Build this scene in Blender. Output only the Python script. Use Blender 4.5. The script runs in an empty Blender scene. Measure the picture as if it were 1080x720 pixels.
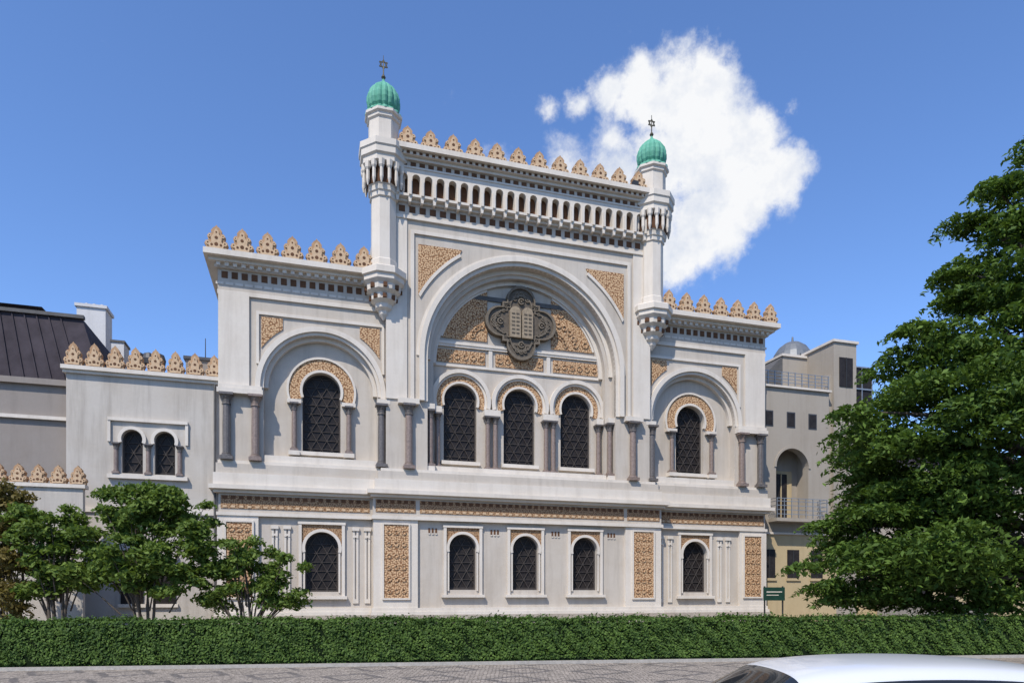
import bpy, bmesh, math, random
import numpy as np
from mathutils import Vector, Matrix
random.seed(7); rng=np.random.default_rng(7)
PI=math.pi
scn=bpy.context.scene
scn.view_settings.view_transform='Standard'; scn.view_settings.look='None'; scn.view_settings.exposure=0
PHI=math.radians(16.57)
ORG=(0.58,35.0,0.0)

# ---------------------------------------------------------------- materials
def new_mat(name):
    m=bpy.data.materials.new(name); m.use_nodes=True
    nt=m.node_tree; b=nt.nodes['Principled BSDF']
    return m,nt,b
def N(nt,t,**k):
    n=nt.nodes.new(t)
    for a,v in k.items(): setattr(n,a,v)
    return n
def L(nt,a,b): nt.links.new(a,b)
def ramp(nt,fac,stops):
    r=N(nt,'ShaderNodeValToRGB'); e=r.color_ramp.elements
    e[0].position=stops[0][0]; e[0].color=(*stops[0][1],1)
    e[1].position=stops[-1][0]; e[1].color=(*stops[-1][1],1)
    for p,c in stops[1:-1]:
        x=e.new(p); x.color=(*c,1)
    L(nt,fac,r.inputs[0]); return r.outputs[0]
def noise(nt,vec,scale,detail=5,rough=.6,dist=0):
    n=N(nt,'ShaderNodeTexNoise'); n.inputs['Scale'].default_value=scale
    n.inputs['Detail'].default_value=detail; n.inputs['Roughness'].default_value=rough
    n.inputs['Distortion'].default_value=dist
    if vec is not None: L(nt,vec,n.inputs['Vector'])
    return n
def mapping(nt,vec,scale=(1,1,1),rot=(0,0,0),loc=(0,0,0)):
    m=N(nt,'ShaderNodeMapping'); m.inputs['Scale'].default_value=scale
    m.inputs['Rotation'].default_value=rot; m.inputs['Location'].default_value=loc
    L(nt,vec,m.inputs['Vector']); return m.outputs[0]
def mixc(nt,fac,a,b,mode='MIX'):
    m=N(nt,'ShaderNodeMix',data_type='RGBA',blend_type=mode)
    if isinstance(fac,(int,float)): m.inputs[0].default_value=fac
    else: L(nt,fac,m.inputs[0])
    for i,v in ((6,a),(7,b)):
        if isinstance(v,tuple): m.inputs[i].default_value=(*v,1)
        else: L(nt,v,m.inputs[i])
    return m.outputs[2]
def math_(nt,op,a,b=None):
    m=N(nt,'ShaderNodeMath',operation=op)
    for i,v in ((0,a),(1,b)):
        if v is None: continue
        if isinstance(v,(int,float)): m.inputs[i].default_value=v
        else: L(nt,v,m.inputs[i])
    return m.outputs[0]
def bump(nt,b,h,strength=.3,dist=.02):
    n=N(nt,'ShaderNodeBump'); n.inputs['Strength'].default_value=strength; n.inputs['Distance'].default_value=dist
    L(nt,h,n.inputs['Height']); L(nt,n.outputs[0],b.inputs['Normal'])

def plaster(name,c,stain=.35,streak=.35,scale=.5,rough=.85):
    m,nt,b=new_mat(name)
    co=N(nt,'ShaderNodeTexCoord').outputs['Object']
    n1=noise(nt,co,scale,5,.65)
    n2=noise(nt,mapping(nt,co,(2.4,2.4,.2)),1.0,4,.7)
    n3=noise(nt,co,7,3,.7)
    dark=(c[0]*.55,c[1]*.53,c[2]*.51); lite=tuple(min(1,x*1.06) for x in c)
    warm=(c[0]*.80,c[1]*.73,c[2]*.64)
    f1=math_(nt,'MULTIPLY',ramp(nt,n1.outputs[0],[(.42,(0,0,0)),(.72,(1,1,1))]),stain)
    f2=math_(nt,'MULTIPLY',ramp(nt,n2.outputs[0],[(.48,(0,0,0)),(.78,(1,1,1))]),streak)
    col=mixc(nt,f1,lite,warm); col=mixc(nt,f2,col,dark)
    f3=math_(nt,'MULTIPLY',n3.outputs[0],.2)
    col=mixc(nt,f3,col,dark)
    L(nt,col,b.inputs['Base Color']); b.inputs['Roughness'].default_value=rough
    b.inputs['Specular IOR Level'].default_value=.2
    bump(nt,b,n3.outputs[0],.3,.015)
    return m
def ornament(name,k=8.0,ca=(.20,.12,.075),cb=(.47,.355,.24)):
    m,nt,b=new_mat(name)
    co=N(nt,'ShaderNodeTexCoord').outputs['Object']
    wn=noise(nt,co,5,2,.5)
    s=N(nt,'ShaderNodeSeparateXYZ'); L(nt,co,s.inputs[0])
    cx=math_(nt,'ADD',s.outputs[0],math_(nt,'MULTIPLY',wn.outputs[0],.07))
    cm=N(nt,'ShaderNodeCombineXYZ'); L(nt,cx,cm.inputs[0]); L(nt,s.outputs[2],cm.inputs[1])
    v=N(nt,'ShaderNodeTexVoronoi',feature='F1'); v.voronoi_dimensions='2D'
    v.inputs['Scale'].default_value=k*.4; v.inputs['Randomness'].default_value=0.0
    L(nt,cm.outputs[0],v.inputs['Vector'])
    ring=math_(nt,'SINE',math_(nt,'MULTIPLY',v.outputs['Distance'],21))
    vv=N(nt,'ShaderNodeTexVoronoi',feature='F1'); vv.voronoi_dimensions='2D'; vv.inputs['Scale'].default_value=k*1.3
    vv.inputs['Randomness'].default_value=.75
    L(nt,cm.outputs[0],vv.inputs['Vector'])
    h=math_(nt,'ADD',math_(nt,'MULTIPLY',ring,.28),math_(nt,'MULTIPLY',math_(nt,'SUBTRACT',.55,vv.outputs['Distance']),1.9))
    mid=tuple((p+q)/2 for p,q in zip(ca,cb))
    col=ramp(nt,h,[(0.0,ca),(.22,mid),(.46,cb),(1.0,tuple(x*1.12 for x in cb))])
    n=noise(nt,co,1.5,3,.6)
    col=mixc(nt,math_(nt,'MULTIPLY',n.outputs[0],.35),col,(.36,.235,.14))
    L(nt,col,b.inputs['Base Color']); b.inputs['Roughness'].default_value=.95
    b.inputs['Specular IOR Level'].default_value=.08
    bump(nt,b,h,.35,.03)
    return m
def simple(name,c,rough=.6,metal=0,var=.3,scale=4,c2=None,bs=.15,spec=.5):
    m,nt,b=new_mat(name)
    co=N(nt,'ShaderNodeTexCoord').outputs['Object']
    n=noise(nt,co,scale,4,.65)
    d=c2 or tuple(x*(1-var) for x in c)
    col=ramp(nt,n.outputs[0],[(.3,c),(.7,d)])
    L(nt,col,b.inputs['Base Color']); b.inputs['Roughness'].default_value=rough
    b.inputs['Metallic'].default_value=metal
    b.inputs['Specular IOR Level'].default_value=spec
    if bs: bump(nt,b,n.outputs[0],bs,.01)
    return m
def leafmat(name,ca,cb,trans=.25,ns=.8):
    m,nt,b=new_mat(name)
    g=N(nt,'ShaderNodeNewGeometry')
    co=N(nt,'ShaderNodeTexCoord').outputs['Object']
    n=noise(nt,co,ns,3,.55)
    f=math_(nt,'ADD',math_(nt,'MULTIPLY',g.outputs['Random Per Island'],.5),math_(nt,'MULTIPLY',n.outputs[0],.7))
    col=ramp(nt,f,[(.2,ca),(.95,cb)])
    L(nt,col,b.inputs['Base Color']); b.inputs['Roughness'].default_value=.65
    b.inputs['Specular IOR Level'].default_value=.2
    t=N(nt,'ShaderNodeBsdfTranslucent')
    L(nt,mixc(nt,.5,col,(cb[0]*1.3,cb[1]*1.4,cb[2]*.7)),t.inputs[0])
    mx=N(nt,'ShaderNodeMixShader'); mx.inputs[0].default_value=trans
    L(nt,b.outputs[0],mx.inputs[1]); L(nt,t.outputs[0],mx.inputs[2])
    L(nt,mx.outputs[0],nt.nodes['Material Output'].inputs[0])
    return m

M={}
M['wall']=plaster('plaster_wall',(.475,.425,.365),.42,.42)
M['trim']=plaster('plaster_trim',(.60,.545,.475),.32,.36)
M['base']=plaster('plaster_base',(.38,.33,.275),.5,.6)
M['orn']=ornament('terracotta_ornament',7.5,(.20,.095,.045),(.55,.37,.215))
M['ornf']=ornament('terracotta_frieze',10,(.15,.075,.038),(.38,.245,.14))
M['merlon']=simple('merlon_terracotta',(.47,.315,.19),.95,c2=(.33,.20,.115),scale=5,bs=.6,spec=.1)
M['merlon2']=simple('merlon_carving',(.57,.42,.275),.95,c2=(.44,.30,.185),scale=9,bs=.6,spec=.1)
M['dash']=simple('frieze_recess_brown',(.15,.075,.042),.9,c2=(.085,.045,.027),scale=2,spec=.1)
M['coldark']=simple('column_dark_marble',(.075,.064,.060),.4,c2=(.15,.13,.115),scale=12)
M['colbrown']=simple('column_brown_marble',(.25,.185,.15),.4,c2=(.15,.11,.09),scale=10)
M['glass']=simple('dark_leaded_glass',(.016,.013,.013),.4,c2=(.035,.030,.028),scale=3,bs=.05,spec=.12)
M['bars']=simple('window_tracery',(.075,.065,.060),.8,spec=.1)
M['medal']=simple('carved_dark_stone',(.085,.07,.055),.9,c2=(.14,.115,.09),scale=7,bs=.8,spec=.1)
M['medal2']=simple('carved_stone_relief',(.19,.158,.12),.9,c2=(.12,.098,.075),scale=9,bs=.8,spec=.1)
M['medal3']=simple('carved_tablets',(.34,.27,.19),.9,c2=(.22,.175,.125),scale=9,bs=.8,spec=.1)
M['copper']=simple('green_copper',(.075,.27,.18),.7,c2=(.13,.36,.26),scale=3,spec=.3)
M['iron']=simple('dark_iron',(.03,.03,.03),.5)
M['gold']=simple('aged_bronze',(.10,.085,.05),.5,metal=.4)
M['roof']=simple('roof_metal',(.12,.115,.11),.7,spec=.2)

# ---------------------------------------------------------------- mesh builder
class MB:
    def __init__(s): s.d={}
    def add(s,mat,vs,fs):
        v,f=s.d.setdefault(mat,([],[])); o=len(v)
        v.extend(vs); f.extend([tuple(i+o for i in q) for q in fs])
    def box(s,mat,x0,x1,y0,y1,z0,z1):
        if x1<x0:x0,x1=x1,x0
        s.add(mat,[(x0,y0,z0),(x1,y0,z0),(x1,y1,z0),(x0,y1,z0),(x0,y0,z1),(x1,y0,z1),(x1,y1,z1),(x0,y1,z1)],
          [(0,1,5,4),(1,2,6,5),(2,3,7,6),(3,0,4,7),(4,5,6,7),(3,2,1,0)])
    def prism(s,mat,poly,y0,y1):
        n=len(poly)
        vs=[(x,y0,z) for x,z in poly]+[(x,y1,z) for x,z in poly]
        s.add(mat,vs,[tuple(range(n)),tuple(range(2*n-1,n-1,-1))]+[(i,(i+1)%n,n+(i+1)%n,n+i) for i in range(n)])
    def ring(s,mat,cx,cz,r0,r1,y0,y1,a0=0,a1=180,n=28,sx=1):
        vs=[];fs=[]
        for i in range(n+1):
            a=math.radians(a0+(a1-a0)*i/n); c,q=math.cos(a)*sx,math.sin(a)
            vs+=[(cx+r0*c,y0,cz+r0*q),(cx+r1*c,y0,cz+r1*q),(cx+r1*c,y1,cz+r1*q),(cx+r0*c,y1,cz+r0*q)]
            if i<n:
                o=4*i
                for k in range(4):
                    fs.append((o+k,o+(k+1)%4,o+4+(k+1)%4,o+4+k))
        fs+= [(0,1,2,3),(4*n+3,4*n+2,4*n+1,4*n)]
        s.add(mat,vs,fs)
    def archwall(s,mat,x0,x1,z0,z1,yf,yb,ops,n=20):
        ops=sorted(ops); x=x0
        for cx,r,zs,zp in ops:
            if cx-r>x+1e-5: s.box(mat,x,cx-r,yf,yb,z0,z1)
            if zs>z0+1e-5: s.box(mat,cx-r,cx+r,yf,yb,z0,zs)
            vs=[];fs=[]
            for i in range(n+1):
                a=PI-PI*i/n; px=cx+r*math.cos(a); pz=zp+r*math.sin(a)
                vs+=[(px,yf,pz),(px,yf,z1),(px,yb,z1),(px,yb,pz)]
                if i<n:
                    o=4*i
                    for k in range(4): fs.append((o+k,o+(k+1)%4,o+4+(k+1)%4,o+4+k))
            s.add(mat,vs,fs)
            x=cx+r
        if x1>x+1e-5: s.box(mat,x,x1,yf,yb,z0,z1)
    def lathe(s,mat,prof,cx,cy,n=8,rot=None,lobes=0,lob=0):
        vs=[];fs=[]
        if rot is None: rot=PI/n
        for r,z in prof:
            for i in range(n):
                a=rot+2*PI*i/n
                rr=r*(1-lob+lob*abs(math.cos(lobes*a/2))) if lobes else r
                vs.append((cx+rr*math.cos(a),cy+rr*math.sin(a),z))
        for j in range(len(prof)-1):
            for i in range(n):
                fs.append((j*n+i,j*n+(i+1)%n,(j+1)*n+(i+1)%n,(j+1)*n+i))
        fs.append(tuple(range(n-1,-1,-1))); fs.append(tuple((len(prof)-1)*n+i for i in range(n)))
        s.add(mat,vs,fs)
    def column(s,cx,cy,z0,z1,r,shaft='coldark',cap='coldark',base='coldark'):
        hb=r*1.8; hc=r*3.0
        s.box(base,cx-r*1.6,cx+r*1.6,cy-r*1.6,cy+r*1.6,z0,z0+hb*.5)
        s.lathe(base,[(r*1.5,z0+hb*.5),(r*1.5,z0+hb*.7),(r*1.15,z0+hb*.8),(r*1.2,z0+hb*.95),(r*1.0,z0+hb)],cx,cy,12)
        s.lathe(shaft,[(r,z0+hb),(r*1.03,(z0+z1)/2),(r*.93,z1-hc)],cx,cy,14)
        s.lathe(cap,[(r*1.2,z1-hc),(r*1.2,z1-hc*.93),(r*1.0,z1-hc*.88),(r*1.15,z1-hc*.6),(r*1.5,z1-hc*.4),(r*1.35,z1-hc*.36),(r*1.7,z1-hc*.2)],cx,cy,10)
        s.box(cap,cx-r*1.75,cx+r*1.75,cy-r*1.75,cy+r*1.75,z1-hc*.2,z1)
    def emit(s,parent,prefix=''):
        out=[]
        for mat,(v,f) in s.d.items():
            me=bpy.data.meshes.new(prefix+mat); me.from_pydata(v,[],f); me.update()
            bm=bmesh.new(); bm.from_mesh(me); bmesh.ops.recalc_face_normals(bm,faces=bm.faces); bm.to_mesh(me); bm.free()
            mm=M[mat]; me.materials.append(mm)
            o=bpy.data.objects.new(prefix+mm.name,me); scn.collection.objects.link(o); o.parent=parent
            out.append(o)
        return out
def empty(name,loc=ORG,rot=PHI):
    e=bpy.data.objects.new(name,None); e.location=loc; e.rotation_euler=(0,0,rot); scn.collection.objects.link(e); return e

def lattice(mb,cx,r,zs,zp,y,sp=.42,w=.026):
    def inside(x,z):
        if z<zs: return False
        if z<=zp: return abs(x-cx)<=r
        return (x-cx)**2+(z-zp)**2<=r*r
    top=zp+r; cz=(zs+top)/2; R=(top-zs)/2+r
    for th in (0,60,120):
        a=math.radians(th); dx,dz=math.cos(a),math.sin(a); nx,nz=-dz,dx
        k=-int(R/sp)-1
        while k*sp<R:
            ox,oz=cx+nx*k*sp,cz+nz*k*sp; ts=[t for t in np.linspace(-R*1.2,R*1.2,80) if inside(ox+dx*t,oz+dz*t)]
            if len(ts)>1:
                t0,t1=ts[0]-.03,ts[-1]+.03
                P=[(ox+dx*t0-nx*w/2,oz+dz*t0-nz*w/2),(ox+dx*t1-nx*w/2,oz+dz*t1-nz*w/2),(ox+dx*t1+nx*w/2,oz+dz*t1+nz*w/2),(ox+dx*t0+nx*w/2,oz+dz*t0+nz*w/2)]
                mb.prism('bars',P,y-.02-.004*(th/60),y+.02)
            k+=1
def window(mb,cx,r,zs,zp,yf,depth=.32):
    y=yf+depth
    mb.box('glass',cx-r-.05,cx+r+.05,y,y+.05,zs-.05,zp+r+.05)
    mb.ring('bars',cx,zp,r-.07,r+.02,y-.06,y+.01,0,180,18)
    mb.box('bars',cx-r-.01,cx-r+.07,y-.06,y+.01,zs,zp); mb.box('bars',cx+r-.07,cx+r+.01,y-.06,y+.01,zs,zp)
    mb.box('bars',cx-r,cx+r,y-.065,y+.01,zs,zs+.08)
    lattice(mb,cx,r,zs,zp,y-.03)

def merlon(mb,cx,w,h,z0,yc,t=.22):
    h*=random.uniform(.985,1.015)
    P=[(.44,0),(.45,.14),(.52,.22),(.46,.34),(.35,.36),(.38,.46),(.40,.54),(.32,.64),(.22,.66),(.24,.76),(.14,.88),(.05,.93),(0,1.0)]
    pts=[(cx+a*w,z0+b*h) for a,b in P]+[(cx-a*w,z0+b*h) for a,b in P[-2::-1]]
    mb.prism('merlon',pts,yc-t/2,yc+t/2)
    Q=[(.30,.05),(.34,.2),(.22,.3),(.24,.46),(.12,.6),(.10,.72),(0,.84)]
    q=[(cx+a*w,z0+b*h) for a,b in Q]+[(cx-a*w,z0+b*h) for a,b in Q[-2::-1]]
    mb.prism('merlon2',q,yc-t/2-.06,yc-t/2+.01)
    for ax,az,rr in ((0,.2,.075),(-.2,.17,.05),(.2,.17,.05),(0,.46,.065),(0,.68,.035)):
        mb.ring('dash',cx+ax*w,z0+az*h,.0,rr*w*1.2,yc-t/2-.066,yc-t/2-.02,0,360,8)
    for sx in (-1,1):
        mb.ring('merlon2',cx+sx*.37*w,z0+.24*h,.04*w,.10*w,yc-t/2-.05,yc-t/2+.01,0,360,8)
        mb.ring('merlon2',cx+sx*.29*w,z0+.53*h,.03*w,.08*w,yc-t/2-.05,yc-t/2+.01,0,360,8)

def dashes(mb,x0,x1,z0,z1,y,pitch,fill=.5,mat='dash'):
    n=max(1,int(round((x1-x0)/pitch))); p=(x1-x0)/n
    for i in range(n):
        c=x0+(i+.5)*p
        mb.box(mat,c-p*fill/2,c+p*fill/2,y-.012,y+.03,z0,z1)

# ---------------------------------------------------------------- synagogue
syn=empty('synagogue')
mb=MB()
W0,W1=7.0,14.4
for sg in (-1,1):
    def X(a,b): return (min(sg*a,sg*b),max(sg*a,sg*b))
    cxw=sg*9.95
    a,b=X(7.6,W1)
    mb.archwall('wall',a,b,0,5.62,0,1.0,[(cxw,.76,2.15,4.2)])
    window(mb,cxw,.76,2.15,4.2,0)
    mb.archwall('ornf',cxw-1.0,cxw+1.0,4.25,5.3,-.035,.0,[(cxw,.80,4.25,4.26)])
    mb.ring('trim',cxw,4.2,.76,.90,-.10,.05,-14,194,24)
    for q in (-1,1):
        mb.box('trim',cxw+q*.98-.07,cxw+q*.98+.07,-.12,0,1.95,5.3)
        mb.box('trim',cxw+q*.80-.04,cxw+q*.80+.04,-.07,.05,2.1,4.0)
        for off in (1.55,2.1):
            c=cxw+q*off
            mb.box('trim',c-.13,c-.04,-.07,0,1.6,5.05); mb.box('trim',c+.04,c+.13,-.07,0,1.6,5.05)
            mb.box('trim',c-.04,c+.04,-.07,0,1.6,1.8); mb.ring('trim',c,4.7,.04,.13,-.10,0,0,180,10)
            mb.box('trim',c-.17,c+.17,-.12,0,5.05,5.2)
    mb.box('trim',cxw-1.08,cxw+1.08,-.14,0,5.3,5.42)
    mb.box('trim',cxw-1.15,cxw+1.15,-.22,0,1.8,1.95)
    a,b=X(12.75,W1+.1); mb.box('trim',a,b,-.16,.6,0,5.6)
    a,b=X(13.02,14.12); mb.box('orn',a,b,-.20,-.15,1.9,5.3)
    for (p,q2) in ((12.94,13.02),(14.12,14.2)):
        a,b=X(p,q2); mb.box('trim',a,b,-.24,-.15,1.82,5.38)
    a,b=X(13.02,14.12); mb.box('trim',a,b,-.24,-.15,5.3,5.38); mb.box('trim',a,b,-.24,-.15,1.82,1.9)
    a,b=X(5.5,7.6); mb.box('trim',a,b,-.52,1.0,0,5.6)
    a,b=X(5.95,7.12); mb.box('orn',a,b,-.56,-.51,1.85,5.35)
    for (p,q2) in ((5.87,5.95),(7.12,7.2)):
        a,b=X(p,q2); mb.box('trim',a,b,-.60,-.51,1.77,5.43)
    a,b=X(5.95,7.12); mb.box('trim',a,b,-.60,-.51,5.35,5.43); mb.box('trim',a,b,-.60,-.51,1.77,1.85)
    for (pc,pw,yy) in ((13.57,1.1,-.20),(6.535,1.17,-.56)):
        for r_ in range(6):
            for c_ in (-1,0,1):
                mb.ring('orn',sg*pc+c_*pw*.30,2.2+r_*.56,.07,.14,yy-.035,yy+.01,0,360,10)
    a,b=X(7.72,W1+.25); mb.box('base',a,b,-.32,1.0,0,1.05); 
    a,b=X(7.70,W1+.22); mb.box('trim',a,b,-.28,1.0,1.05,1.2); a,b=X(7.66,W1+.16); mb.box('trim',a,b,-.21,.9,1.2,1.38)
    a,b=X(7.62,W1+.13)
    mb.box('trim',a,b,-.22,.99,5.6,5.75); 
    a,b=X(7.62,W1+.05); mb.box('wall',a,b,-.10,.98,5.75,6.62)
    a,b=X(7.75,W1-.05); mb.box('ornf',a,b,-.13,-.09,5.92,6.52)
    dashes(mb,a,b,6.34,6.5,-.135,.34,.6); dashes(mb,a,b,5.96,6.06,-.135,.34,.5,'merlon2')
    a,b=X(7.62,W1+.25); mb.box('trim',a,b,-.30,.97,6.62,6.76)
    a,b=X(7.62,W1+.42); mb.box('trim',a,b,-.52,.97,6.76,6.95)
    a,b=X(7.3,W1+.25); mb.box('trim',a,b,-.34,.96,6.95,7.5)
    a,b=X(7.2,W1+.15); mb.box('wall',a,b,-.22,.95,7.5,7.95)
    a,b=X(7.1,W1+.08); mb.box('trim',a,b,-.14,.94,7.95,8.1)
    a,b=X(W0,W1)
    mb.archwall('wall',a,b,8.1,15.6,0,.50,[(cxw,2.58,8.1,11.6)],40)
    mb.archwall('wall',a,b,8.1,15.6,.50,1.0,[(cxw,.88,8.8,11.7)],20)
    Q0=.50
    mb.ring('trim',cxw,11.6,2.58,2.72,-.05,.1,-2,182,48)
    mb.ring('trim',cxw,11.6,2.72,2.95,-.17,.0,-4,184,48)
    mb.ring('trim',cxw,11.6,2.40,2.58,Q0-.26,Q0+.01,0,180,48)
    window(mb,cxw,.88,8.8,11.7,Q0,.34)
    mb.ring('trim',cxw,11.7,.88,1.0,Q0-.12,Q0+.04,-22,202,30)
    mb.ring('orn',cxw,11.7,1.0,1.5,Q0-.07,Q0+.01,-22,202,36)
    mb.ring('trim',cxw,11.7,1.5,1.6,Q0-.13,Q0+.01,-22,202,36)
    for q in (-1,1):
        mb.box('trim',cxw+q*1.25-.32,cxw+q*1.25+.32,Q0-.25,Q0+.01,11.02,11.2)
        mb.column(cxw+q*1.25,Q0-.22,8.75,11.02,.115,'colbrown','coldark','colbrown')
        mb.box('trim',cxw+q*1.25-.25,cxw+q*1.25+.25,Q0-.42,Q0+.01,8.55,8.75)
    mb.box('trim',cxw-1.0,cxw+1.0,Q0-.22,Q0+.02,8.6,8.78)
    mb.box('trim',cxw-2.57,cxw+2.57,.04,Q0+.02,8.1,8.45)
    for q in (-1,1):
        arc=[]
        for i in range(9):
            x=1.75+(2.68-1.75)*i/8; arc.append((cxw+q*x,11.6+math.sqrt(3.2**2-x*x)))
        top=14.78
        mb.prism('orn',[(cxw+q*1.75,top)]+arc+[(cxw+q*2.68,top)],-.05,.0)
        mb.box('trim',cxw+q*2.84-.06,cxw+q*2.84+.06,-.09,0,12.6,14.86)
    mb.box('trim',cxw-2.9,cxw+2.9,-.09,0,14.86,15.0)
    a,b=X(13.15,W1+.06); mb.box('trim',a,b,-.10,.9,11.5,15.6); 
    a,b=X(12.55,W1+.1); mb.box('trim',a,b,-.34,0,11.1,11.32); a,b=X(12.6,W1+.05); mb.box('trim',a,b,-.26,0,11.32,11.5)
    mb.box('trim',*X(6.8,7.40),-.36,0,11.12,11.34)
    mb.column(sg*14.1,-.16,8.1,11.1,.17,'coldark')
    mb.column(sg*12.88,-.16,8.1,11.1,.17,'colbrown','colbrown','colbrown')
    mb.column(sg*7.20,-.2,8.1,11.12,.165,'coldark')
    for (p,z0,z1,e) in ((.10,15.6,15.78,.1),(.24,16.72,16.9,.2),(.50,16.9,17.05,.42),(.78,17.05,17.3,.6)):
        a,b=X(7.0,W1+e); mb.box('trim',a,b,-p,6-e,z0,z1)
    a,b=X(7.0,W1+.08); mb.box('wall',a,b,-.08,5.9,15.78,16.72)
    a,b=X(7.2,W1); dashes(mb,a,b,16.32,16.62,-.09,.42,.62)
    a,b=X(7.2,W1+.2); dashes(mb,a,b,16.02,16.14,-.09,.42,.8,'trim')
    dashes(mb,a,b,16.74,16.9,-.40,.36,.5,'trim')
    for i in range(7):
        merlon(mb,sg*(8.05+i*1.07),.95,1.12,17.3,-.5)
    a,b=X(7.0,W1+.3); mb.box('trim',a,b,-.25,.1,17.3,17.42)
mb.box('wall',-W1,W1,1.0,20,0,15.6); mb.box('wall',-W1+.05,W1-.05,1.0,19.9,15.6,17.1)
mb.box('roof',-W1+.3,W1-.3,.6,19.5,17.1,17.32)
mb.box('wall',-7,7,1.0,19.6,17.32,22.7); mb.box('roof',-6.6,6.6,.3,19.3,22.7,23.0)
ws=[-3.25,0,3.25]
mb.archwall('wall',-5.5,5.5,0,5.62,-.35,1.0,[(c,.69,2.25,4.3) for c in ws])
for c in ws:
    window(mb,c,.69,2.25,4.3,-.35)
    mb.archwall('ornf',c-.92,c+.92,4.35,5.3,-.385,-.35,[(c,.74,4.35,4.36)])
    mb.ring('trim',c,4.3,.69,.82,-.45,-.30,-14,194,24)
    for q in (-1,1):
        mb.box('trim',c+q*.90-.07,c+q*.90+.07,-.47,-.35,2.0,5.3)
        mb.box('trim',c+q*.73-.04,c+q*.73+.04,-.42,-.3,2.2,4.1)
    mb.box('trim',c-1.0,c+1.0,-.49,-.35,5.3,5.42); mb.box('trim',c-1.08,c+1.08,-.58,-.35,1.88,2.02)
for c in (-1.62,1.62,-4.75,4.75):
    for k in (-1,0,1):
        mb.box('dash',c+k*.17-.045,c+k*.17+.045,-.37,-.35,5.02,5.25); mb.ring('trim',c+k*.17,5.0,.0,.06,-.39,-.35,180,360,8)
mb.box('base',-7.75,7.75,-.72,1.0,0,1.05); mb.box('trim',-7.72,7.72,-.66,1.0,1.05,1.2); mb.box('trim',-7.68,7.68,-.59,.9,1.2,1.38)
mb.box('trim',-7.68,7.68,-.62,.99,5.6,5.77)
mb.box('wall',-7.62,7.62,-.50,.98,5.77,6.64)
for a,b in ((-7.5,-5.6),(5.6,7.5),(-5.4,5.4)):
    mb.box('ornf',a,b,-.53,-.49,5.94,6.54); dashes(mb,a,b,6.36,6.52,-.535,.34,.6); dashes(mb,a,b,5.98,6.08,-.535,.34,.5,'merlon2')
mb.box('trim',-7.75,7.75,-.72,.97,6.64,6.78); mb.box('trim',-7.9,7.9,-.94,.97,6.78,6.97)
mb.box('trim',-7.55,7.55,-.72,.96,6.97,7.5); mb.box('wall',-7.4,7.4,-.60,.95,7.5,7.9); mb.box('trim',-7.25,7.25,-.52,.94,7.9,8.04)
AZ=13.6
mb.archwall('wall',-7.0,7.0,8.04,20.1,-.35,.15,[(0,5.0,8.04,AZ)],64)
mb.archwall('wall',-6.98,6.98,8.04,20.1,.15,.68,[(0,4.62,8.04,AZ)],64)
mb.archwall('wall',-6.96,6.96,8.04,20.1,.68,1.0,[(c,.86,8.75,11.85) for c in (-3.15,0,3.15)])
T0=.68
mb.ring('trim',0,AZ,5.0,5.18,-.42,-.2,0,180,72)
mb.ring('trim',0,AZ,5.18,5.42,-.56,-.3,0,180,72)
mb.ring('trim',0,AZ,5.42,5.55,-.41,-.3,0,180,72)
mb.ring('trim',0,AZ,4.80,5.0,.03,.17,0,180,72)
mb.ring('trim',0,AZ,4.42,4.62,.48,T0+.01,0,180,72)
for q in (-1,1):
    mb.box('trim',q*5.09-.09,q*5.09+.09,-.42,-.2,11.4,AZ)
    mb.box('trim',q*5.30-.12,q*5.30+.12,-.56,-.3,11.4,AZ)
    mb.box('trim',q*5.75-.09,q*5.75+.09,-.44,-.3,11.4,19.45)
    mb.box('trim',q*6.5-.5,q*6.5+.5,-.42,-.3,11.4,20.1)
    arc=[]
    for i in range(13):
        x=3.4+(5.45-3.4)*i/12; arc.append((q*x,AZ+math.sqrt(6.2**2-x*x)))
    mb.prism('orn',[(q*3.3,18.98)]+arc+[(q*5.45,18.98)],-.40,-.34)
    mb.prism('trim',[(q*abs(qx)*.985,z-.14) for (qx,z) in arc]+arc[::-1],-.43,-.34)
    mb.box('trim',q*5.95-.5,q*5.95+.5,-.72,-.3,11.15,11.4)
    mb.column(q*5.93,-.52,8.04,11.15,.17,'colbrown','coldark','colbrown')
    mb.column(q*4.80,-.04,8.3,11.1,.13,'colbrown','coldark','colbrown')
    mb.box('trim',q*4.81-.19,q*4.81+.19,-.28,0.17,11.1,11.35); mb.box('trim',q*4.81-.19,q*4.81+.19,-.28,0.17,8.04,8.3)
mb.box('trim',-5.84,5.84,-.44,-.3,19.45,19.62)
mb.box('trim',-4.6,4.6,T0-.12,T0+.01,14.55,14.66); mb.box('trim',-4.5,4.5,T0-.16,T0+.01,14.66,14.8)
mb.box('trim',-4.6,4.6,T0-.09,T0+.01,13.55,13.68)
for a,b in ((-4.4,-1.85),(-1.3,1.3),(1.85,4.4)): 
    mb.box('orn',a,b,T0-.05,T0+.01,13.78,14.42)
    k=int((b-a)/.42)
    for i in range(k): mb.ring('orn',a+(i+.5)*(b-a)/k,14.1,.09,.17,T0-.09,T0-.04,0,360,12)
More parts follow.
